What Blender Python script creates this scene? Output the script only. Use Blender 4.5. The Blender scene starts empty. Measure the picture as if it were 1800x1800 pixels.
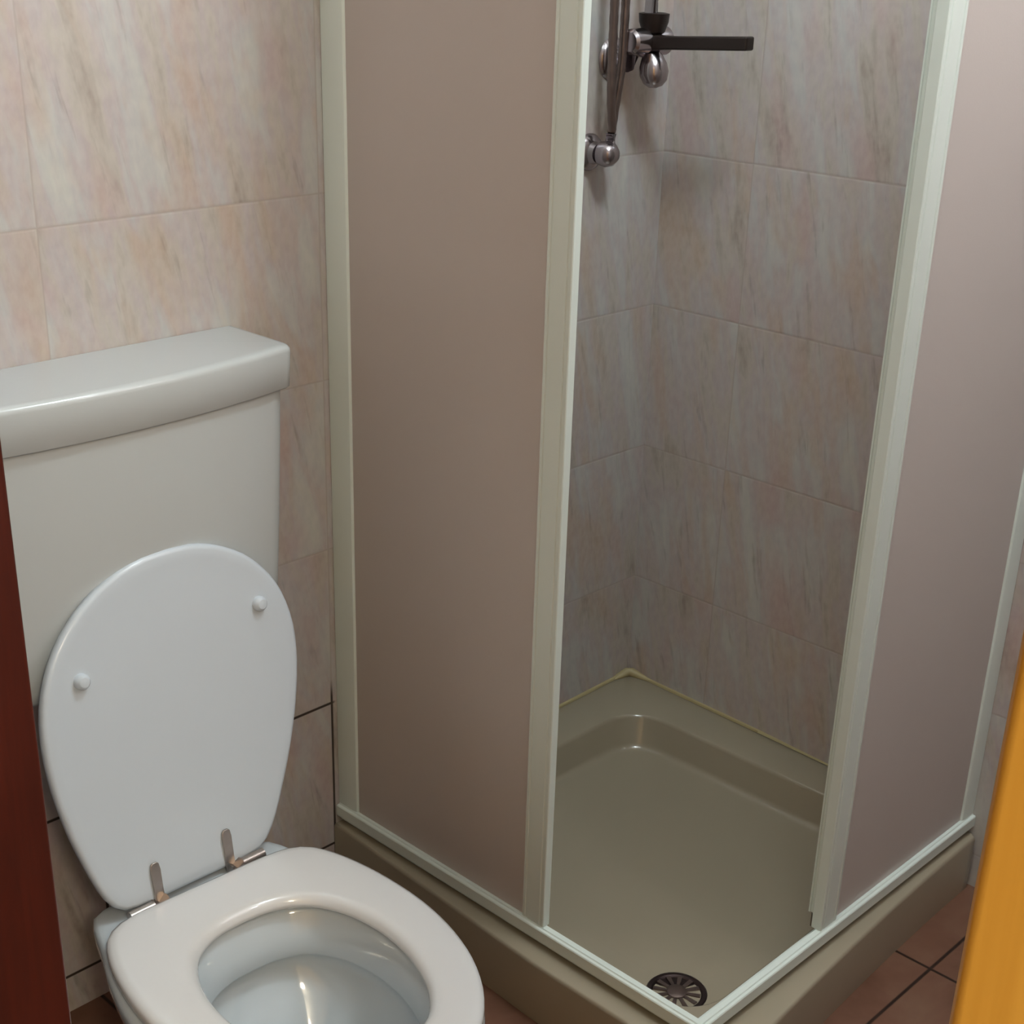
import bpy, bmesh, math
from mathutils import Matrix, Vector
PI = math.pi
C = bpy.context.scene.collection
S = bpy.context.scene

# ------------------------------------------------------------------ camera
F_PX, PITCH, ROLL, YAW = 2564.2, 1.14918, 0.03028, -0.81172
cd = bpy.data.cameras.new('camera'); cam = bpy.data.objects.new('camera', cd); C.objects.link(cam)
cd.sensor_width = 36; cd.sensor_fit = 'HORIZONTAL'; cd.lens = F_PX / 1800 * 36
cd.shift_y = (1031.76 - 900) / 1800; cd.clip_start = 0.02
cam.matrix_world = Matrix.Translation((-1.9290, -1.5211, 1.3854)) @ Matrix.Rotation(YAW, 4, 'Z') @ Matrix.Rotation(PITCH, 4, 'X') @ Matrix.Rotation(ROLL, 4, 'Z')
S.camera = cam
# ------------------------------------------------------------------ world + lights
S.view_settings.view_transform = 'Standard'; S.view_settings.look = 'None'
S.view_settings.exposure = 0.13; S.view_settings.gamma = 1.0; S.view_settings.use_curve_mapping = False
w = bpy.data.worlds.new('world'); S.world = w; w.use_nodes = True
w.node_tree.nodes['Background'].inputs[0].default_value = (0.9, 0.92, 1.0, 1)
w.node_tree.nodes['Background'].inputs[1].default_value = 0.03
def lamp(name, loc, power, col, size):
    l = bpy.data.lights.new(name, 'POINT'); l.energy = power; l.color = col; l.shadow_soft_size = size
    o = bpy.data.objects.new(name, l); C.objects.link(o); o.location = loc
    return o
lamp('mirror_bulb', (-0.16, -1.28, 1.95), 5.2, (0.96, 0.96, 1.0), 0.03)
lamp('mirror_bulb', (-0.48, -1.28, 1.95), 5.2, (0.96, 0.96, 1.0), 0.03)
lamp('hall_bulb', (-2.15, -2.35, 2.0), 50.0, (1.0, 0.88, 0.68), 0.12)
lamp('ceiling_bulb', (-0.63, -0.77, 2.18), 30.0, (0.82, 0.95, 1.0), 0.10)

# ------------------------------------------------------------------ materials
def mat(name, col, rough=0.5, metal=0.0, coat=0.0, vary=0.0, vscale=8.0, bump=0.0, bscale=60.0):
    m = bpy.data.materials.new(name); m.use_nodes = True; nt = m.node_tree; b = nt.nodes['Principled BSDF']
    b.inputs['Base Color'].default_value = (*col, 1); b.inputs['Roughness'].default_value = rough
    b.inputs['Metallic'].default_value = metal; b.inputs['Coat Weight'].default_value = coat; b.inputs['Coat Roughness'].default_value = 0.06
    tc = nt.nodes.new('ShaderNodeTexCoord')
    if vary:
        n = nt.nodes.new('ShaderNodeTexNoise'); n.inputs['Scale'].default_value = vscale; n.inputs['Detail'].default_value = 4
        nt.links.new(tc.outputs['Object'], n.inputs['Vector'])
        r = nt.nodes.new('ShaderNodeMapRange'); r.inputs[3].default_value = 1 - vary; r.inputs[4].default_value = 1 + vary
        nt.links.new(n.outputs['Fac'], r.inputs[0])
        mx = nt.nodes.new('ShaderNodeMix'); mx.data_type = 'RGBA'; mx.blend_type = 'MULTIPLY'; mx.inputs[0].default_value = 1
        mx.inputs[6].default_value = (*col, 1); nt.links.new(r.outputs[0], mx.inputs[7]); nt.links.new(mx.outputs[2], b.inputs['Base Color'])
    if bump:
        n2 = nt.nodes.new('ShaderNodeTexNoise'); n2.inputs['Scale'].default_value = bscale
        nt.links.new(tc.outputs['Object'], n2.inputs['Vector'])
        bp = nt.nodes.new('ShaderNodeBump'); bp.inputs['Strength'].default_value = bump; bp.inputs['Distance'].default_value = 0.002
        nt.links.new(n2.outputs['Fac'], bp.inputs['Height']); nt.links.new(bp.outputs[0], b.inputs['Normal'])
    return m

class NT:
    def __init__(s, nt): s.nt = nt
    def n(s, t, **k):
        x = s.nt.nodes.new(t)
        for a, v in k.items(): setattr(x, a, v)
        return x
    def set(s, sock, v):
        if isinstance(v, bpy.types.NodeSocket): s.nt.links.new(v, sock)
        else: sock.default_value = v
    def m(s, op, a, b=0.0, c=0.0):
        x = s.n('ShaderNodeMath', operation=op); s.set(x.inputs[0], a); s.set(x.inputs[1], b); s.set(x.inputs[2], c); return x.outputs[0]
    def mix(s, f, a, b, blend='MIX'):
        x = s.n('ShaderNodeMix', data_type='RGBA', blend_type=blend); s.set(x.inputs[0], f); s.set(x.inputs[6], a); s.set(x.inputs[7], b); return x.outputs[2]
    def xyz(s, x, y, z):
        c = s.n('ShaderNodeCombineXYZ'); s.set(c.inputs[0], x); s.set(c.inputs[1], y); s.set(c.inputs[2], z); return c.outputs[0]
    def noise(s, v, scale, detail=3, rough=0.5, dist=0.0):
        x = s.n('ShaderNodeTexNoise'); s.set(x.inputs['Vector'], v); x.inputs['Scale'].default_value = scale
        x.inputs['Detail'].default_value = detail; x.inputs['Roughness'].default_value = rough; x.inputs['Distortion'].default_value = dist
        return x.outputs['Fac']
    def ramp(s, f, stops, interp='LINEAR'):
        x = s.n('ShaderNodeValToRGB'); cr = x.color_ramp; cr.interpolation = interp
        while len(cr.elements) < len(stops): cr.elements.new(0.5)
        for e, (p, c) in zip(cr.elements, stops): e.position = p; e.color = (*c, 1)
        s.set(x.inputs[0], f); return x.outputs[0]
    def rng(s, f, a, b, c, d):
        x = s.n('ShaderNodeMapRange'); s.set(x.inputs[0], f)
        for i, v in enumerate((a, b, c, d)): x.inputs[i + 1].default_value = v
        return x.outputs[0]

def srgb(r, g, b):
    f = lambda v: (v / 255 / 12.92) if v / 255 <= 0.04045 else ((v / 255 + 0.055) / 1.055) ** 2.4
    return (f(r), f(g), f(b))

def tile_material(name, axis, u0, seed):
    """40 x 25 cm glazed wall tile, streaky pink beige marble print, thin joints"""
    m = bpy.data.materials.new(name); m.use_nodes = True; t = NT(m.node_tree); b = m.node_tree.nodes['Principled BSDF']
    g = t.n('ShaderNodeNewGeometry'); sp = t.n('ShaderNodeSeparateXYZ'); m.node_tree.links.new(g.outputs['Position'], sp.inputs[0])
    u = sp.outputs[0] if axis == 'x' else t.m('MULTIPLY', sp.outputs[1], -1.0)
    z = sp.outputs[2]
    un = t.m('DIVIDE', t.m('SUBTRACT', u, u0), 0.40); zn = t.m('DIVIDE', t.m('SUBTRACT', z, 0.070), 0.25)
    iu = t.m('FLOOR', un); iz = t.m('FLOOR', zn)
    fu = t.m('ABSOLUTE', t.m('SUBTRACT', t.m('FRACT', t.m('ADD', un, 0.5)), 0.5)); fz = t.m('ABSOLUTE', t.m('SUBTRACT', t.m('FRACT', t.m('ADD', zn, 0.5)), 0.5))
    du = t.m('MULTIPLY', fu, 0.40); dz = t.m('MULTIPLY', fz, 0.25); d = t.m('MINIMUM', du, dz)
    joint = t.rng(d, 0.0005, 0.0016, 0.55, 0.0)
    # streak coordinates: long in z, leaning, a different cut of the print on every tile
    lean = t.m('ADD', u, t.m('MULTIPLY', z, 0.20))
    off = t.m('ADD', t.m('MULTIPLY', iu, 3.7), t.m('ADD', t.m('MULTIPLY', iz, 1.9), seed))
    v1 = t.xyz(t.m('MULTIPLY', lean, 1.0), off, t.m('MULTIPLY', z, 0.22))
    v2 = t.xyz(lean, t.m('ADD', off, 20.0), t.m('MULTIPLY', z, 0.30))
    v3 = t.xyz(lean, t.m('ADD', off, 40.0), t.m('MULTIPLY', z, 0.14))
    a = t.noise(v1, 26, 4, 0.55, 0.25)
    c = t.ramp(a, [(0.30, srgb(158, 147, 138)), (0.42, srgb(180, 173, 165)), (0.50, srgb(178, 168, 168)), (0.58, srgb(180, 178, 177)), (0.70, srgb(188, 188, 182))])
    warm = t.noise(v2, 15, 3, 0.6, 0.4)
    c = t.mix(t.rng(warm, 0.53, 0.68, 0.0, 0.6), c, (*srgb(180, 156, 136), 1))
    pink = t.noise(t.xyz(lean, t.m('ADD', off, 60.0), t.m('MULTIPLY', z, 0.4)), 12, 2, 0.5, 0.2)
    c = t.mix(t.rng(pink, 0.54, 0.68, 0.0, 0.6), c, (*srgb(180, 156, 154), 1))
    vein = t.noise(v3, 60, 3, 0.6, 0.3)
    c = t.mix(t.rng(vein, 0.60, 0.74, 0.0, 0.45), c, (*srgb(124, 112, 102), 1))
    spk = t.noise(t.xyz(u, off, t.m('MULTIPLY', z, 0.6)), 90, 2, 0.5)
    c = t.mix(t.rng(spk, 0.35, 0.65, 0.0, 0.22), c, (*srgb(212, 204, 196), 1))
    # mouldy joints near the floor, pale ones above
    low = t.m('MULTIPLY', t.rng(z, 0.33, 0.36, 1.0, 0.0), t.rng(u, -0.712, -0.705, 1.0, 0.0)) if axis == 'x' else t.m('ADD', 0.0, 0.0)
    jc = t.mix(low, (*srgb(166, 154, 146), 1), (*srgb(52, 42, 38), 1))
    c = t.mix(t.m('MAXIMUM', joint, t.m('MULTIPLY', low, t.rng(d, 0.0010, 0.0020, 1.0, 0.0))), c, jc)
    widej = t.m('MULTIPLY', t.rng(d, 0.0014, 0.0028, 1.0, 0.0), low)
    c = t.mix(widej, c, (*srgb(58, 48, 42), 1))
    m.node_tree.links.new(c, b.inputs['Base Color'])
    b.inputs['Roughness'].default_value = 0.30; b.inputs['Specular IOR Level'].default_value = 0.4
    bp = t.n('ShaderNodeBump'); bp.inputs['Strength'].default_value = 0.3; bp.inputs['Distance'].default_value = 0.0008
    t.set(bp.inputs['Height'], t.rng(d, 0.0005, 0.003, 0.0, 1.0)); m.node_tree.links.new(bp.outputs[0], b.inputs['Normal'])
    return m

def floor_material():
    m = bpy.data.materials.new('brown_floor_tile'); m.use_nodes = True; t = NT(m.node_tree); b = m.node_tree.nodes['Principled BSDF']
    g = t.n('ShaderNodeNewGeometry'); sp = t.n('ShaderNodeSeparateXYZ'); m.node_tree.links.new(g.outputs['Position'], sp.inputs[0])
    def f(c, c0):
        q = t.m('DIVIDE', t.m('SUBTRACT', c, c0), 0.30); return t.m('MULTIPLY', t.m('ABSOLUTE', t.m('SUBTRACT', t.m('FRACT', t.m('ADD', q, 0.5)), 0.5)), 0.30)
    d = t.m('MINIMUM', f(sp.outputs[0], -0.235), f(sp.outputs[1], -0.785))
    n = t.noise(g.outputs['Position'], 9, 4, 0.6, 0.3)
    c = t.ramp(n, [(0.3, srgb(98, 66, 50)), (0.5, srgb(112, 78, 62)), (0.7, srgb(120, 90, 72))])
    c = t.mix(t.rng(d, 0.0015, 0.0035, 1, 0), c, (*srgb(40, 24, 16), 1))
    m.node_tree.links.new(c, b.inputs['Base Color']); b.inputs['Roughness'].default_value = 0.4
    return m

def wood_material(name, c1, c2, rough, scale=1.0):
    m = bpy.data.materials.new(name); m.use_nodes = True; t = NT(m.node_tree); b = m.node_tree.nodes['Principled BSDF']
    g = t.n('ShaderNodeNewGeometry'); mp = t.n('ShaderNodeMapping'); m.node_tree.links.new(g.outputs['Position'], mp.inputs[0])
    mp.inputs['Scale'].default_value = (40 * scale, 40 * scale, 2.2 * scale)
    n = t.noise(mp.outputs[0], 1.0, 5, 0.6, 0.6)
    c = t.ramp(n, [(0.3, c1), (0.7, c2)])
    m.node_tree.links.new(c, b.inputs['Base Color']); b.inputs['Roughness'].default_value = rough
    return m

def frosted_material():
    m = bpy.data.materials.new('frosted_acrylic'); m.use_nodes = True; t = NT(m.node_tree); nt = m.node_tree
    for n in list(nt.nodes):
        if n.type == 'BSDF_PRINCIPLED': nt.nodes.remove(n)
    out = [n for n in nt.nodes if n.type == 'OUTPUT_MATERIAL'][0]
    r = t.n('ShaderNodeBsdfRefraction'); r.inputs['Color'].default_value = (0.95, 0.92, 0.91, 1); r.inputs['Roughness'].default_value = 0.55; r.inputs['IOR'].default_value = 1.25
    tr = t.n('ShaderNodeBsdfTranslucent'); tr.inputs[0].default_value = (*srgb(242, 236, 232), 1)
    df = t.n('ShaderNodeBsdfDiffuse'); df.inputs[0].default_value = (*srgb(226, 217, 212), 1)
    gl = t.n('ShaderNodeBsdfGlossy'); gl.inputs['Roughness'].default_value = 0.30; gl.inputs[0].default_value = (1, 1, 1, 1)
    a = t.n('ShaderNodeMixShader'); a.inputs[0].default_value = 0.35; nt.links.new(r.outputs[0], a.inputs[1]); nt.links.new(tr.outputs[0], a.inputs[2])
    b = t.n('ShaderNodeMixShader'); b.inputs[0].default_value = 0.62; nt.links.new(a.outputs[0], b.inputs[1]); nt.links.new(df.outputs[0], b.inputs[2])
    tc = t.n('ShaderNodeTexCoord'); bp = t.n('ShaderNodeBump'); bp.inputs['Strength'].default_value = 0.15; bp.inputs['Distance'].default_value = 0.001
    t.set(bp.inputs['Height'], t.noise(tc.outputs['Object'], 350, 2))
    fr = t.n('ShaderNodeFresnel'); fr.inputs[0].default_value = 1.4
    for s_ in (df, gl): nt.links.new(bp.outputs[0], s_.inputs['Normal'])
    e = t.n('ShaderNodeMixShader'); t.set(e.inputs[0], t.m('MULTIPLY', fr.outputs[0], 0.6)); nt.links.new(b.outputs[0], e.inputs[1]); nt.links.new(gl.outputs[0], e.inputs[2])
    nt.links.new(e.outputs[0], out.inputs[0])
    return m

M = {}
M['tile_back'] = tile_material('streaked_tile_back', 'x', -1.112, 0.0)
M['tile_right'] = tile_material('streaked_tile_right', 'y', 0.177, 7.3)
M['tile_plain'] = tile_material('streaked_tile_other', 'y', 0.0, 13.1)
M['floor'] = floor_material()
M['paint'] = mat('white_ceiling_paint', srgb(225, 222, 215), 0.8, vary=0.03)
M['hall'] = mat('hall_wall_paint', srgb(205, 185, 155), 0.8, vary=0.04)
M['cistern'] = mat('ivory_plastic', srgb(184, 189, 190), 0.24, coat=0.3, vary=0.02, vscale=3)
M['lid'] = mat('white_lid_plastic', srgb(192, 201, 210), 0.30, coat=0.2, vary=0.015, vscale=4)
M['seat'] = mat('white_seat_plastic', srgb(206, 206, 206), 0.25, coat=0.8, vary=0.01)
M['ceramic'] = mat('vitreous_china', srgb(188, 197, 203), 0.08, coat=0.5, vary=0.01)
M['tray'] = mat('beige_tray_ceramic', srgb(154, 144, 125), 0.20, coat=0.3, vary=0.04, vscale=5)
M['seal'] = mat('yellowed_sealant', srgb(172, 158, 118), 0.5, vary=0.10, vscale=30)
M['frame'] = mat('white_enamelled_aluminium', srgb(217, 227, 221), 0.30, vary=0.02)
M['frost'] = frosted_material()
M['chrome'] = mat('worn_chrome', (0.42, 0.38, 0.40), 0.20, 1.0, vary=0.15, vscale=40)
M['hose'] = mat('dark_hose_metal', (0.20, 0.155, 0.14), 0.30, 0.9, vary=0.1, vscale=40)
M['hinge'] = mat('dull_nickel', (0.42, 0.37, 0.34), 0.30, 1.0, vary=0.1, vscale=60)
M['black'] = mat('dark_brown_plastic', srgb(26, 14, 9), 0.4, vary=0.1)
M['drain'] = mat('dark_drain_metal', (0.05, 0.035, 0.035), 0.35, 0.8, vary=0.2, vscale=60)
M['drainhole'] = mat('drain_recess', (0.01, 0.008, 0.008), 0.6, vary=0.1)
M['rubber'] = mat('grey_roller', srgb(95, 88, 76), 0.6, vary=0.1)
M['mahog'] = wood_material('mahogany_wood', srgb(58, 20, 12), srgb(84, 32, 20), 0.35)
M['pine'] = wood_material('honey_pine_wood', srgb(190, 142, 52), srgb(222, 178, 84), 0.4, 0.6)
wm = bpy.data.materials.new('water'); wm.use_nodes = True; wb = wm.node_tree.nodes['Principled BSDF']
wb.inputs['Base Color'].default_value = (0.86, 0.93, 0.95, 1); wb.inputs['Roughness'].default_value = 0.02; wb.inputs['IOR'].default_value = 1.33; wb.inputs['Transmission Weight'].default_value = 1.0
M['water'] = wm

# ------------------------------------------------------------------ helpers
def obj(name, bm, m, parent=None, smooth=True, bevel=0.0, segs=3, angle=35):
    bmesh.ops.recalc_face_normals(bm, faces=bm.faces)
    me = bpy.data.meshes.new(name); bm.to_mesh(me); bm.free()
    o = bpy.data.objects.new(name, me); C.objects.link(o); me.materials.append(m)
    if smooth:
        for p in me.polygons: p.use_smooth = True
        me.set_sharp_from_angle(angle=math.radians(angle))
    if bevel:
        b = o.modifiers.new('bevel', 'BEVEL'); b.width = bevel; b.segments = segs; b.limit_method = 'ANGLE'; b.angle_limit = math.radians(40)
        for p in me.polygons: p.use_smooth = True
        b.harden_normals = True
    if parent: o.parent = parent; o.matrix_parent_inverse = parent.matrix_world.inverted()
    return o
def thing(name, label, cat, loc=(0, 0, 0), group=None):
    o = bpy.data.objects.new(name, None); C.objects.link(o); o.empty_display_size = 0.05
    o.location = loc; o.matrix_world = Matrix.Translation(loc); tag(o, label, cat, group); return o
def tag(o, label, cat, group=None):
    o['label'] = label; o['category'] = cat
    if group: o['group'] = group
def struct(name, bm, m, **k):
    o = obj(name, bm, m, **k); o['kind'] = 'structure'; return o
def box(bm, a, b):
    x0, y0, z0 = a; x1, y1, z1 = b
    v = [bm.verts.new(p) for p in ((x0, y0, z0), (x1, y0, z0), (x1, y1, z0), (x0, y1, z0), (x0, y0, z1), (x1, y0, z1), (x1, y1, z1), (x0, y1, z1))]
    for f in ((3, 2, 1, 0), (4, 5, 6, 7), (0, 1, 5, 4), (1, 2, 6, 5), (2, 3, 7, 6), (3, 0, 4, 7)): bm.faces.new([v[i] for i in f])
def boxes(*L):
    bm = bmesh.new()
    for a, b in L: box(bm, a, b)
    return bm
def loft(rings, cap0=True, cap1=True, bm=None, close=False):
    bm = bm or bmesh.new(); R = [[bm.verts.new(p) for p in r] for r in rings]; n = len(R[0])
    pairs = list(zip(R, R[1:])) + ([(R[-1], R[0])] if close else [])
    for a, b in pairs:
        for i in range(n): bm.faces.new((a[i], a[(i + 1) % n], b[(i + 1) % n], b[i]))
    if cap0 and not close: bm.faces.new(R[0][::-1])
    if cap1 and not close: bm.faces.new(R[-1])
    return bm
def extrude_profile(pts, fn, t0, t1):
    """pts: 2-D outline, fn(p, t) -> 3-D"""
    return loft([[fn(p, t0) for p in pts], [fn(p, t1) for p in pts]])
def frame_on(d):
    d = d.normalized(); a = Vector((0, 0, 1)) if abs(d.z) < 0.9 else Vector((1, 0, 0)); x = d.cross(a).normalized(); return x, x.cross(d).normalized()
def tube(path, r, n=16, bm=None, rs=None):
    path = [Vector(p) for p in path]; rings = []
    x = None
    for i, p in enumerate(path):
        d = (path[min(i + 1, len(path) - 1)] - path[max(i - 1, 0)]).normalized()
        if x is None: x, y = frame_on(d)
        else: x = (x - d * x.dot(d)).normalized(); y = d.cross(x)
        rr = rs[i] if rs else r
        rings.append([p + (x * math.cos(2 * PI * k / n) + y * math.sin(2 * PI * k / n)) * rr for k in range(n)])
    return loft(rings, bm=bm)
def lathe(c, d, prof, n=40, bm=None):
    c = Vector(c); d = Vector(d).normalized(); x, y = frame_on(d)
    return loft([[c + d * h + (x * math.cos(2 * PI * k / n) + y * math.sin(2 * PI * k / n)) * max(r, 1e-4) for k in range(n)] for r, h in prof], bm=bm)
def spline(pts, n):
    """Catmull-Rom through pts, resampled to n points by arc length"""
    P = [Vector(p) for p in pts]; P = [P[0] * 2 - P[1]] + P + [P[-1] * 2 - P[-2]]; D = []
    for i in range(1, len(P) - 2):
        for k in range(24):
            t = k / 24; a, b, c, d = P[i - 1:i + 3]
            D.append(0.5 * ((2 * b) + (c - a) * t + (2 * a - 5 * b + 4 * c - d) * t * t + (3 * b - a - 3 * c + d) * t ** 3))
    D.append(P[-2]); L = [0]
    for a, b in zip(D, D[1:]): L.append(L[-1] + (b - a).length)
    out = []; j = 0
    for k in range(n):
        s = L[-1] * k / (n - 1)
        while j < len(L) - 2 and L[j + 1] < s: j += 1
        t = (s - L[j]) / max(1e-9, L[j + 1] - L[j]); out.append(D[j].lerp(D[j + 1], min(1, max(0, t))))
    return out
def sym_outline(half, n=36):
    """half: (half width, y) from back centre to front centre -> closed loop of (x, y) about x = 0"""
    h = spline([(a, b) for a, b in half], n)
    return [(p.x, p.y) for p in h] + [(-p.x, p.y) for p in h[-2:0:-1]]
def ring(out, cx, z, inset=0.0, dy=0.0):
    n = len(out); r = []
    for i, (x, y) in enumerate(out):
        xa, ya = out[i - 1]; xb, yb = out[(i + 1) % n]; tx, ty = xb - xa, yb - ya; L = math.hypot(tx, ty) or 1
        nx, ny = ty / L, -tx / L
        r.append((cx + x + nx * inset, y + ny * inset + dy, z))
    return r
def rrect(x0, y0, x1, y1, rr, seg=8):
    """rounded rectangle; rr = radii for (x0,y0),(x1,y0),(x1,y1),(x0,y1)"""
    if not isinstance(rr, (list, tuple)): rr = (rr,) * 4
    o = []
    for (cx, cy, a0), r in zip(((x0, y0, PI), (x1, y0, 1.5 * PI), (x1, y1, 0), (x0, y1, 0.5 * PI)), rr):
        sx = 1 if cx == x0 else -1; sy = 1 if cy == y0 else -1
        for k in range(seg + 1):
            a = a0 + 0.5 * PI * k / seg; o.append((cx + sx * r + r * math.cos(a), cy + sy * r + r * math.sin(a)))
    return o

# ------------------------------------------------------------------ room shell
H = 2.35
struct('floor', boxes(((-3.3, -3.0, -0.10), (0.12, 0.12, 0.012))), M['floor'], smooth=False)
struct('ceiling', boxes(((-3.3, -3.0, H), (0.12, 0.12, H + 0.1))), M['paint'], smooth=False)
struct('wall_back', boxes(((-1.53, 0.0, 0.0), (0.12, 0.12, H))), M['tile_back'], smooth=False)
struct('wall_right', boxes(((0.0, -1.62, 0.0), (0.12, 0.0, H))), M['tile_right'], smooth=False)
struct('wall_front', boxes(((-1.43, -1.62, 0.0), (0.0, -1.52, H))), M['tile_plain'], smooth=False)
struct('wall_left', boxes(((-1.53, -0.48, 0.0), (-1.43, 0.0, H)), ((-1.53, -1.62, 0.0), (-1.43, -1.40, H)), ((-1.53, -1.40, 2.02), (-1.43, -0.48, H))), M['tile_plain'], smooth=False)
struct('wall_hall', boxes(((-3.3, 0.12, 0), (-1.53, 0.22, H)), ((-3.4, -3.0, 0), (-3.3, 0.22, H)), ((-3.3, -3.1, 0), (-1.43, -3.0, H)), ((-1.53, -3.0, 0), (-1.43, -1.62, H)), ((-1.535, -3.0, 0), (-1.53, -1.44, H))), M['hall'], smooth=False)
# mahogany door leaf swung out into the hall, hinged on the far jamb
bm = boxes(((-2.33, -0.502, 0.012), (-1.547, -0.455, 2.0)))
d1 = struct('door_1', bm, M['mahog'], bevel=0.004)
dp = obj('door_moulding', boxes(((-1.640, -0.506, 0.15), (-1.625, -0.500, 1.9)), ((-2.20, -0.506, 0.15), (-2.185, -0.500, 1.9)), ((-2.20, -0.506, 0.15), (-1.625, -0.500, 0.165)), ((-2.20, -0.506, 1.885), (-1.625, -0.500, 1.9))), M['mahog'], d1, bevel=0.002)
struct('trim_2', boxes(((-1.545, -0.500, 0.0), (-1.428, -0.480, 2.02))), M['mahog'], bevel=0.003)
# pine casing of the near jamb, hall side
struct('trim_1', boxes(((-1.555, -1.470, 0.0), (-1.535, -1.366, 2.07)), ((-1.535, -1.400, 0.0), (-1.42, -1.370, 2.02))), M['pine'], bevel=0.006)

# ------------------------------------------------------------------ shower tray
ZT = 0.108; ZW = 0.123
tray = thing('shower_tray', 'beige ceramic square corner shower tray with a raised rim and rounded basin', 'shower tray', (-0.37, -0.37, 0))
def ztop(x, y):
    return ZT + (ZW - ZT) * max(0.0, min(1.0, (0.66 - max(-x, -y)) / 0.66))
# the two free edges bow outward a little towards the outer corner
def edge_x(y): return -(0.714 + 0.023 * min(1.0, -y / 0.45))
def edge_y(x): return -(0.722 + 0.043 * (-x / 0.738) ** 1.8)
outer = [(edge_x(-0.001 - 0.72 * k / 16), -0.001 - 0.72 * k / 16) for k in range(17)]
cxy = (-0.737 + 0.022, -0.762 + 0.022)
outer += [(cxy[0] - 0.022 * math.cos(0.5 * PI * k / 6), cxy[1] - 0.022 * math.sin(0.5 * PI * k / 6)) for k in range(1, 6)]
outer += [(-0.70 + 0.699 * k / 16, edge_y(-0.70 + 0.699 * k / 16)) for k in range(17)]
outer += [(-0.001, -0.70 + 0.699 * k / 12) for k in range(13)]
outer += [(-0.001 - 0.69 * k / 12, -0.001) for k in range(1, 12)]
def resample(o, n):
    P = [Vector((x, y)) for x, y in o] + [Vector(o[0])]; L = [0]
    for a, b in zip(P, P[1:]): L.append(L[-1] + (b - a).length)
    r = []; j_ = 0
    for k in range(n):
        q = L[-1] * k / n
        while L[j_ + 1] < q: j_ += 1
        r.append(tuple(P[j_].lerp(P[j_ + 1], (q - L[j_]) / (L[j_ + 1] - L[j_]))))
    return r
NR = 160
outer = resample(outer, NR)
def inset_rr(i, r):
    q = resample(rrect(-0.677 + i, -0.677 + i, -0.077 - i, -0.077 - i, r, 10), NR)
    k = min(range(NR), key=lambda t_: (q[t_][0] + 0.677) ** 2 + (q[t_][1] + 0.077) ** 2)   # start at the same corner as the outer edge
    return q[k:] + q[:k]
rings = [[(x, y, 0.012) for x, y in outer], [(x, y, ZT - 0.006) for x, y in outer],
         [((x + 0.37) * 0.997 - 0.37, (y + 0.37) * 0.997 - 0.37, ztop(x, y) - 0.0015) for x, y in outer],
         [((x + 0.37) * 0.990 - 0.37, (y + 0.37) * 0.990 - 0.37, ztop(x, y)) for x, y in outer]]
for i, r, z in ((0.0, 0.075, 0.1085), (0.003, 0.072, 0.1070), (0.006, 0.070, 0.102), (0.016, 0.066, 0.060), (0.021, 0.062, 0.0525), (0.030, 0.054, 0.0495), (0.10, 0.05, 0.0470)):
    rings.append([(x, y, z) for x, y in inset_rr(i, r)])
for k in (0.6, 0.3, 0.12): rings.append([(-0.585 + (x + 0.585) * k, -0.583 + (y + 0.583) * k, 0.046 - 0.002 * (1 - k)) for x, y in inset_rr(0.10, 0.05)])
obj('basin', loft(rings, cap0=True, cap1=True), M['tray'], tray, angle=50)
# sealant bead along both walls with a yellow blob in the corner
sb = tube([(-0.66, -0.002, 0.1085), (-0.3, -0.002, 0.117), (-0.02, -0.002, 0.123)], 0.004, 8)
tube([(-0.002, -0.66, 0.1085), (-0.002, -0.3, 0.117), (-0.002, -0.02, 0.123)], 0.004, 8, bm=sb)
tube([(-0.055, -0.002, 0.122), (-0.035, -0.004, 0.124), (-0.014, -0.007, 0.127), (-0.007, -0.014, 0.127), (-0.004, -0.035, 0.124), (-0.002, -0.055, 0.122)], 0.008, 12, bm=sb, rs=[0.003, 0.006, 0.009, 0.009, 0.006, 0.003])
sl = obj('sealant', sb, M['seal'], tray); sl['label'] = 'yellowed sealant bead'
dr = obj('drain', lathe((-0.583, -0.583, 0.0465), (0, 0, 1), [(0.040, 0), (0.043, 0.0015), (0.041, 0.0035), (0.036, 0.0035), (0.034, 0.0020), (0.033, 0.001), (0.0001, 0.001)]), M['drain'], tray)
dr['label'] = 'dark round drain with slotted grate'
bm = bmesh.new()
for k in range(12):
    a = 2 * PI * k / 12; ca, sa = math.cos(a), math.sin(a); c = Vector((-0.583, -0.583, 0.0475))
    q = [c + Vector((ca * r - sa * w_, sa * r + ca * w_, dz)) for r, w_, dz in ((0.013, -0.0022, 0), (0.033, -0.0034, 0), (0.033, 0.0034, 0), (0.013, 0.0022, 0))]
    t = [p + Vector((0, 0, 0.0026)) for p in q]; loft([q, t], bm=bm)
lathe((-0.583, -0.583, 0.0470), (0, 0, 1), [(0.014, 0), (0.014, 0.004), (0.009, 0.0055), (0.0001, 0.006)], 24, bm=bm)
gr = obj('grate', bm, M['hose'], dr); gr['label'] = 'dull metal spokes'

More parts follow.
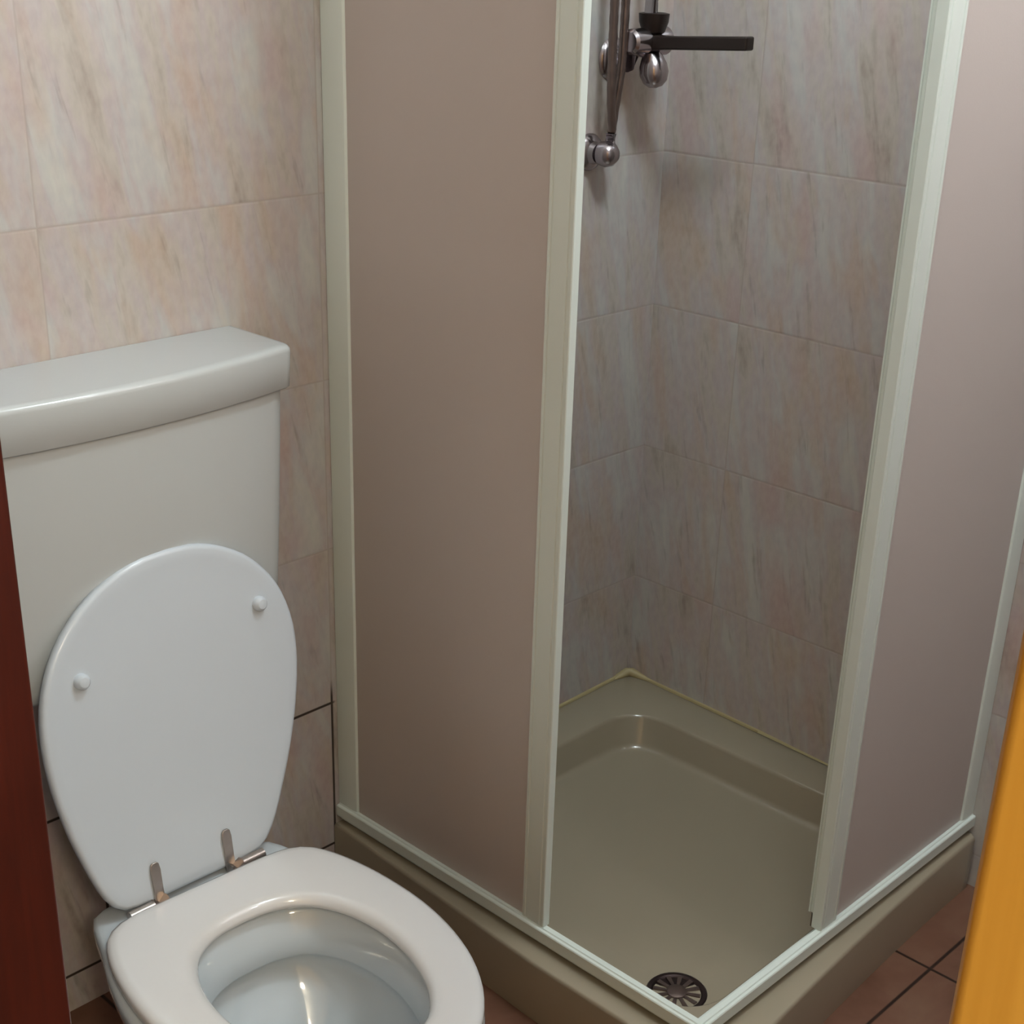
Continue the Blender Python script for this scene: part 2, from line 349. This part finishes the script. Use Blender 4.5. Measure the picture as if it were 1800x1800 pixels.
# ------------------------------------------------------------------ shower enclosure
ZR = 0.140; ZTOP = 1.86
enc = thing('shower_enclosure', 'white-framed corner shower enclosure with two fixed frosted panels standing on the tray', 'shower enclosure', (-0.35, -0.35, ZT))
def swap(p): return (p[1], p[0], p[2])
railprof = [(-0.6990, 0.1085), (-0.6990, 0.1195), (-0.7080, 0.1190), (-0.7085, 0.1198), (-0.7085, 0.1365), (-0.7075, 0.1380), (-0.7040, 0.1385), (-0.7030, 0.1400), (-0.6950, 0.1400), (-0.6940, 0.1390), (-0.6940, 0.1200), (-0.6885, 0.1200), (-0.6885, 0.1240), (-0.6875, 0.1250), (-0.6835, 0.1250), (-0.6825, 0.1240), (-0.6825, 0.1085)]
for sw in (False, True):
    def mitred(prof):
        a = [((p[0], p[0] - 0.004, p[1]) if not sw else (p[0], p[0] - 0.004, p[1])) for p in prof]
        b = [((p[0], -0.001, p[1]) if not sw else (-0.001, p[0] - 0.004, p[1])) for p in prof]
        return loft([a, b])
    obj('bottom_rail', mitred(railprof), M['frame'], enc, angle=25)
    obj('top_rail', mitred([(a, ZTOP + 0.14 - b) for a, b in railprof]), M['frame'], enc, angle=25)
# wall jambs (channel with a stepped face)
jl = [(-0.7030, -0.001), (-0.7030, -0.036), (-0.7015, -0.041), (-0.6975, -0.044), (-0.6800, -0.044), (-0.6780, -0.038), (-0.6780, -0.001)]
obj('wall_jamb', extrude_profile(jl, lambda p, t: (p[0], p[1], t), 0.1405, ZTOP), M['frame'], enc, angle=25)
obj('wall_jamb', extrude_profile(jl, lambda p, t: (p[1] * 0.8, p[0] - 0.004, t), 0.1405, ZTOP), M['frame'], enc, angle=25)
# fixed panes
obj('fixed_pane', boxes(((-0.6985, -0.400, 0.1300), (-0.6945, -0.040, ZTOP))), M['frost'], enc, smooth=False)
obj('fixed_pane', boxes(((-0.400, -0.7025, 0.1300), (-0.032, -0.6985, ZTOP))), M['frost'], enc, smooth=False)
# stile closing each fixed pane
def stile(x0, x1, y0, y1, z0, z1, grooves=True):
    """plan outline of an aluminium profile: outer face at x0 (or y0) with two shallow grooves"""
    return [(x0, y1), (x0, y1 - 0.004), (x0 + 0.0012, y1 - 0.005), (x0 + 0.0012, y1 - 0.0075), (x0, y1 - 0.0085),
            (x0, y0 + 0.0085), (x0 + 0.0012, y0 + 0.0075), (x0 + 0.0012, y0 + 0.005), (x0, y0 + 0.004), (x0, y0 + 0.001), (x0 + 0.001, y0),
            (x1 - 0.001, y0), (x1, y0 + 0.001), (x1, y1)]
pl = stile(-0.7030, -0.6900, -0.436, -0.397, 0, 0)
obj('stile', extrude_profile(pl, lambda p, t: (p[0], p[1], t), 0.1405, ZTOP), M['frame'], enc, angle=25)
pr = stile(-0.7070, -0.6910, -0.432, -0.393, 0, 0)
obj('stile', extrude_profile(pr, lambda p, t: (p[1], p[0], t), 0.1405, ZTOP), M['frame'], enc, angle=25)

# sliding doors, both pushed back against the walls
for k, (name_l, sw) in enumerate((('frosted sliding shower door pushed back behind the left fixed panel, nearest the toilet', False), ('frosted sliding shower door pushed back behind the right fixed panel', True))):
    fx = (lambda x, y, z: (x, y, z)) if not sw else (lambda x, y, z: (y, x, z))
    loc = fx(-0.677, -0.23, 0.135)
    t = thing('sliding_door', name_l, 'shower door', loc, 'sliding doors of the shower')
    y_edge = -0.422 if not sw else -0.420
    def rot(p): return fx(*p)
    bm = bmesh.new(); a = fx(-0.6850, y_edge + 0.01, 0.150); b = fx(-0.6815, -0.05, ZTOP - 0.01)
    box(bm, tuple(min(u, v) for u, v in zip(a, b)), tuple(max(u, v) for u, v in zip(a, b)))
    obj('pane', bm, M['frost'], t, smooth=False)
    def prof(y0, y1):
        q = [(-0.6865, y0 + 0.001), (-0.6865, y1 - 0.001), (-0.6855, y1), (-0.6695, y1), (-0.6685, y1 - 0.001), (-0.6685, y0 + 0.003), (-0.6705, y0), (-0.6735, y0), (-0.6745, y0 + 0.0015), (-0.6790, y0 + 0.0015), (-0.6800, y0), (-0.6855, y0)]
        return [(-0.6890 + (a + 0.6865) * 0.72, b) for a, b in q]
    for (y0, y1) in ((y_edge, y_edge + 0.022), (-0.062, -0.042)):
        obj('stile', extrude_profile(prof(y0, y1), lambda p, tt: fx(p[0], p[1], tt), 0.153, ZTOP - 0.01), M['frame'], t, angle=25)
    for yy in (y_edge + 0.010, -0.055):
        a = fx(-0.6865, yy - 0.004, 0.1255); b = fx(-0.6790, yy + 0.004, 0.1540)
        obj('roller_guide', boxes((tuple(min(u, v) for u, v in zip(a, b)), tuple(max(u, v) for u, v in zip(a, b)))), M['rubber'], t, bevel=0.001)

# ------------------------------------------------------------------ cistern
CX = -1.098
cis = thing('cistern', 'ivory plastic low-level cistern with bowed front on the tiled wall above the toilet', 'cistern', (CX, 0, 0.55))
def cist(hw, dep, bow, r, z, n=10):
    """plan ring: straight back, bowed front, round corners"""
    o = [(hw, -0.001), ]
    for k in range(n + 1):
        a = 0.5 * PI * k / n; o.append((hw - r + r * math.cos(a), -(dep - r) - r * math.sin(a)))
    m_ = 17
    for k in range(1, m_):
        u = 1 - 2 * k / m_; o.append(((hw - r) * u, -dep - bow * (1 - u * u)))
    for k in range(n + 1):
        a = 0.5 * PI * (1 - k / n); o.append((-(hw - r + r * math.cos(a)), -(dep - r) - r * math.sin(a)))
    o.append((-hw, -0.001))
    for k in range(1, 8): o.append((-hw + 2 * hw * k / 8, -0.001))
    return [(CX + x, y, z) for x, y in o]
body = []
for z, s in ((0.553, -0.026), (0.556, -0.014), (0.563, -0.005), (0.575, 0.0), (0.62, 0.002), (0.70, 0.006), (0.80, 0.010), (0.866, 0.012)):
    body.append(cist(0.228 + s, 0.112 + s * 0.6, 0.022, 0.034, z))
obj('tank', loft(body), M['cistern'], cis, angle=60)
lidr = []
for z, hw, dd in ((0.866, 0.2395, -0.001), (0.868, 0.2415, 0.001), (0.912, 0.2430, 0.003), (0.9155, 0.2424, 0.0024), (0.9185, 0.2405, 0.0005), (0.9200, 0.2375, -0.0025), (0.9203, 0.2325, -0.0075)):
    lidr.append(cist(hw, 0.122 + dd, 0.024, 0.014, z))
o = obj('tank_lid', loft(lidr), M['cistern'], cis, angle=60)
fp = tube([(CX - 0.01, -0.060, 0.56), (CX - 0.01, -0.060, 0.30), (CX - 0.01, -0.068, 0.24), (CX - 0.01, -0.10, 0.21), (CX - 0.01, -0.18, 0.20)], 0.022, 20)
obj('flush_pipe', fp, M['cistern'], cis)

# ------------------------------------------------------------------ toilet
TX = -1.113
toi = thing('toilet', 'white ceramic toilet with seat down and oval lid raised against the cistern, metal hinges showing', 'toilet', (TX, -0.35, 0))
seat_half = [(0.0, -0.231), (0.05, -0.231), (0.095, -0.232), (0.122, -0.237), (0.143, -0.251), (0.157, -0.276), (0.169, -0.315), (0.178, -0.372), (0.180, -0.440), (0.171, -0.505), (0.151, -0.565), (0.118, -0.617), (0.072, -0.655), (0.0, -0.672)]
hole_half = [(0.0, -0.318), (0.030, -0.320), (0.060, -0.331), (0.083, -0.351), (0.101, -0.386), (0.110, -0.430), (0.110, -0.475), (0.101, -0.520), (0.082, -0.563), (0.050, -0.596), (0.0, -0.610)]
SO = sym_outline(seat_half, 40); HO = sym_outline(hole_half, 40)
# pan: outer skin, rim, undercut lip and bowl
pan_half = [(0.0, -0.170), (0.07, -0.170), (0.118, -0.176), (0.134, -0.196), (0.148, -0.240), (0.166, -0.29), (0.180, -0.345), (0.186, -0.405), (0.184, -0.46), (0.172, -0.52), (0.150, -0.572), (0.115, -0.622), (0.07, -0.658), (0.0, -0.675)]
PO = sym_outline(pan_half, 40)
def scaled(o, sx, yb, yf):
    """squash outline o to half-width factor sx and y range yb..yf"""
    y0 = max(p[1] for p in o); y1 = min(p[1] for p in o)
    return [(x * sx, yb + (y - y0) / (y1 - y0) * (yf - yb)) for x, y in o]
R = []
for z, sx, yb, yf in ((0.012, 0.60, -0.20, -0.50), (0.022, 0.60, -0.20, -0.50), (0.030, 0.56, -0.205, -0.490), (0.09, 0.54, -0.200, -0.480), (0.16, 0.66, -0.190, -0.530), (0.215, 0.85, -0.178, -0.612), (0.245, 0.95, -0.172, -0.655), (0.262, 0.99, -0.170, -0.672), (0.280, 1.0, -0.170, -0.675)):
    R.append(ring(scaled(PO, sx, yb, yf), TX, z))
R.append(ring(PO, TX, 0.2865, 0.0015)); R.append(ring(PO, TX, 0.290, 0.006)); R.append(ring(PO, TX, 0.291, 0.014))
for z, sx, yb, yf in ((0.291, 1.13, -0.300, -0.628), (0.289, 1.09, -0.306, -0.622), (0.283, 1.05, -0.312, -0.616), (0.255, 1.00, -0.324, -0.606), (0.236, 0.97, -0.332, -0.600), (0.2320, 0.975, -0.330, -0.602), (0.2315, 1.04, -0.318, -0.612), (0.226, 1.08, -0.312, -0.616), (0.205, 1.05, -0.318, -0.610), (0.180, 0.90, -0.345, -0.590), (0.135, 0.66, -0.385, -0.560), (0.100, 0.46, -0.410, -0.530), (0.080, 0.30, -0.43, -0.510)):
    R.append(ring(scaled(HO, sx, yb, yf), TX, z))
obj('bowl', loft(R), M['ceramic'], toi, angle=60)
wt = loft([ring(scaled(HO, s, -0.385 + 0.0, -0.560), TX, 0.130 + dz) for s, dz in ((0.635, 0), (0.635, 0.0008))])
obj('water', wt, M['water'], toi)
# seat ring
ROT = Matrix.Translation((TX, -0.24, 0)) @ Matrix.Rotation(math.radians(-3), 4, 'Z') @ Matrix.Translation((-TX, 0.24, 0))
zt = 0.310; zb = 0.2925
R = [ring(SO, TX, zb, 0.004), ring(SO, TX, zb + 0.003, 0.0), ring(SO, TX, zt - 0.006, 0.0), ring(SO, TX, zt - 0.002, 0.0015), ring(SO, TX, zt, 0.006), ring(SO, TX, zt + 0.0008, 0.014),
     ring(HO, TX, zt + 0.0008, -0.016), ring(HO, TX, zt - 0.0005, -0.009), ring(HO, TX, zt - 0.004, -0.004), ring(HO, TX, zt - 0.009, -0.001), ring(HO, TX, zt - 0.013, 0.0), ring(HO, TX, zb, -0.004)]
obj('seat', loft(R, close=True), M['seat'], toi, angle=60)
for o in toi.children: o.data.transform(Matrix.Translation((0.009, 0, 0)) @ ROT)
# raised lid, in its own plane, leaning on the cistern and skewed slightly on its loose hinges
LB = Vector((-1.105, -0.215, 0.300)); lean = math.atan2(0.072, 0.405); skew = math.radians(5.5)
U = Vector((1, 0, 0)); V = Vector((0, math.sin(lean), math.cos(lean))); N = Vector((0, -math.cos(lean), math.sin(lean)))
def LP(x, s, n): # x, s before the skew
    c, s_ = math.cos(skew), math.sin(skew); xx = x * c + s * s_; ss = s * c - x * s_ * 0.15
    return LB + U * xx + V * ss + N * n
lid_half = [(0.0, 0.000), (0.06, 0.000), (0.095, 0.003), (0.112, 0.013), (0.127, 0.036), (0.143, 0.075), (0.160, 0.125), (0.174, 0.185), (0.1795, 0.240), (0.175, 0.290), (0.155, 0.340), (0.120, 0.380), (0.080, 0.405), (0.040, 0.418), (0.0, 0.421)]
LO = [(x, s) for x, s in sym_outline(lid_half, 40)]
def lring(inset, n): return [LP(x, y, n) for x, y, _ in ring(LO, 0, 0, -inset)]
R = [lring(0.004, -0.014), lring(0.0, -0.011), lring(0.0, -0.004), lring(0.002, -0.0012), lring(0.006, 0.0), lring(0.016, -0.0005), lring(0.040, -0.001)]
lid = obj('lid', loft(R), M['lid'], toi, angle=60)
for x in (-0.127, 0.124):
    c = LP(x, 0.300 if x < 0 else 0.322, -0.001); b = obj('bumper', lathe(c, N, [(0.0095, 0), (0.0095, 0.004), (0.0085, 0.007), (0.006, 0.0095), (0.0001, 0.0105)], 24), M['lid'], lid)
# hinges: strap on the lid, barrel and post behind the seat
for x, sgn in ((-1.158, -1), (-1.054, 1)):
    h = obj('hinge', tube([(x - sgn * 0.006, -0.222, 0.301), (x + sgn * 0.012, -0.222, 0.301), (x + sgn * 0.0125, -0.222, 0.301), (x + sgn * 0.046, -0.222, 0.301)], 0.006, 16, rs=[0.0085, 0.0085, 0.0070, 0.0070]), M['hinge'], toi)
    h['label'] = 'dull metal hinge barrel'
    xx = x - LB.x
    def SP(a, s, n): return LB + U * (xx + a + s * 0.02) + V * s + N * n
    q = []
    for s, wd in ((-0.004, 0.0065), (0.02, 0.0065), (0.040, 0.0068), (0.048, 0.0055), (0.0505, 0.003)):
        q.append([SP(-wd, s, 0.0), SP(wd, s, 0.0), SP(wd, s, 0.0030), SP(-wd, s, 0.0030)])
    obj('strap', loft(q), M['hinge'], h, bevel=0.0008)
    obj('post', lathe((x + sgn * 0.026, -0.222, 0.2905), (0, 0, 1), [(0.013, 0), (0.013, 0.002), (0.008, 0.004), (0.007, 0.012)], 24), M['hinge'], h)

# ------------------------------------------------------------------ shower mixer on the back wall beside the corner
mx = thing('shower_mixer', 'chrome shower mixer with a long dark lever and riser pipe on the tiled wall', 'tap', (-0.115, 0, 1.24))
bm = lathe((-0.140, -0.001, 1.215), (0, -1, 0), [(0.032, 0), (0.030, 0.003), (0.026, 0.007), (0.017, 0.010), (0.017, 0.030)], 32)
obj('escutcheon', bm, M['chrome'], mx)
bm = lathe((-0.165, -0.052, 1.243), (1, 0, 0), [(0.014, 0), (0.018, 0.004), (0.019, 0.012), (0.019, 0.060), (0.021, 0.066), (0.021, 0.080), (0.016, 0.086)], 32)
tube([(-0.140, -0.025, 1.215), (-0.138, -0.05, 1.235)], 0.019, 20, bm=bm)
obj('mixer_body', bm, M['chrome'], mx)
bm = lathe((-0.118, -0.058, 1.225), (0, -0.25, -1), [(0.014, 0), (0.017, 0.006), (0.021, 0.016), (0.022, 0.028), (0.018, 0.040), (0.010, 0.047), (0.0001, 0.049)], 28)
obj('diverter_knob', bm, M['chrome'], mx)
bm = lathe((-0.118, -0.058, 1.252), (0, 0, 1), [(0.011, 0), (0.017, 0.004), (0.022, 0.018), (0.023, 0.030), (0.018, 0.031), (0.010, 0.027)], 28)
cr = obj('lever_collar', bm, M['black'], mx)
lv = loft([[(-0.122 + dx * w_, y, z + dz * h_) for dx, dz in ((-1, -1), (1, -1), (1, 1), (-1, 1))] for y, z, w_, h_ in ((-0.066, 1.242, 0.011, 0.011), (-0.09, 1.243, 0.009, 0.0095), (-0.16, 1.247, 0.009, 0.0095), (-0.238, 1.2515, 0.010, 0.0095))])
l_ = obj('lever', lv, M['black'], mx, bevel=0.003); l_['label'] = 'dark brown straight lever'
obj('riser_pipe', tube([(-0.122, -0.055, 1.27), (-0.122, -0.055, 1.5), (-0.122, -0.055, 2.02)], 0.0105, 20), M['chrome'], mx)
# wall outlet and looped hose
ob = thing('hose_outlet', 'round chrome hose outlet elbow on the tiled wall beside the white post', 'outlet', (-0.176, 0, 1.083))
obj('flange', lathe((-0.186, -0.001, 1.082), (0, -1, 0), [(0.028, 0), (0.028, 0.003), (0.025, 0.008), (0.017, 0.012), (0.014, 0.020)], 32), M['chrome'], ob)
bm = lathe((-0.180, -0.018, 1.082), (0.1, -1, 0), [(0.012, 0), (0.018, 0.004), (0.0195, 0.014), (0.017, 0.024), (0.010, 0.031), (0.0001, 0.033)], 28)
tube([(-0.176, -0.034, 1.090), (-0.174, -0.034, 1.112)], 0.010, 16, bm=bm, rs=[0.011, 0.0085])
obj('elbow', bm, M['chrome'], ob)
def ribbed(path, r):
    P = spline(path, 260); rs = [r * (1.0 + 0.03 * (1 if (i % 4) < 2 else -1)) for i in range(260)]
    return tube([tuple(p) for p in P], r, 12, rs=rs)
hs = obj('shower_hose', ribbed([(-0.174, -0.034, 1.108), (-0.170, -0.036, 1.15), (-0.166, -0.040, 1.20), (-0.166, -0.042, 1.26), (-0.166, -0.042, 1.40), (-0.166, -0.045, 1.75), (-0.173, -0.06, 1.87), (-0.186, -0.06, 1.84), (-0.194, -0.05, 1.70), (-0.194, -0.045, 1.40), (-0.193, -0.044, 1.26), (-0.190, -0.044, 1.17), (-0.181, -0.042, 1.118)], 0.0066), M['hose'])
tag(hs, 'ribbed metal shower hose hanging in a narrow loop above the round wall outlet', 'hose')
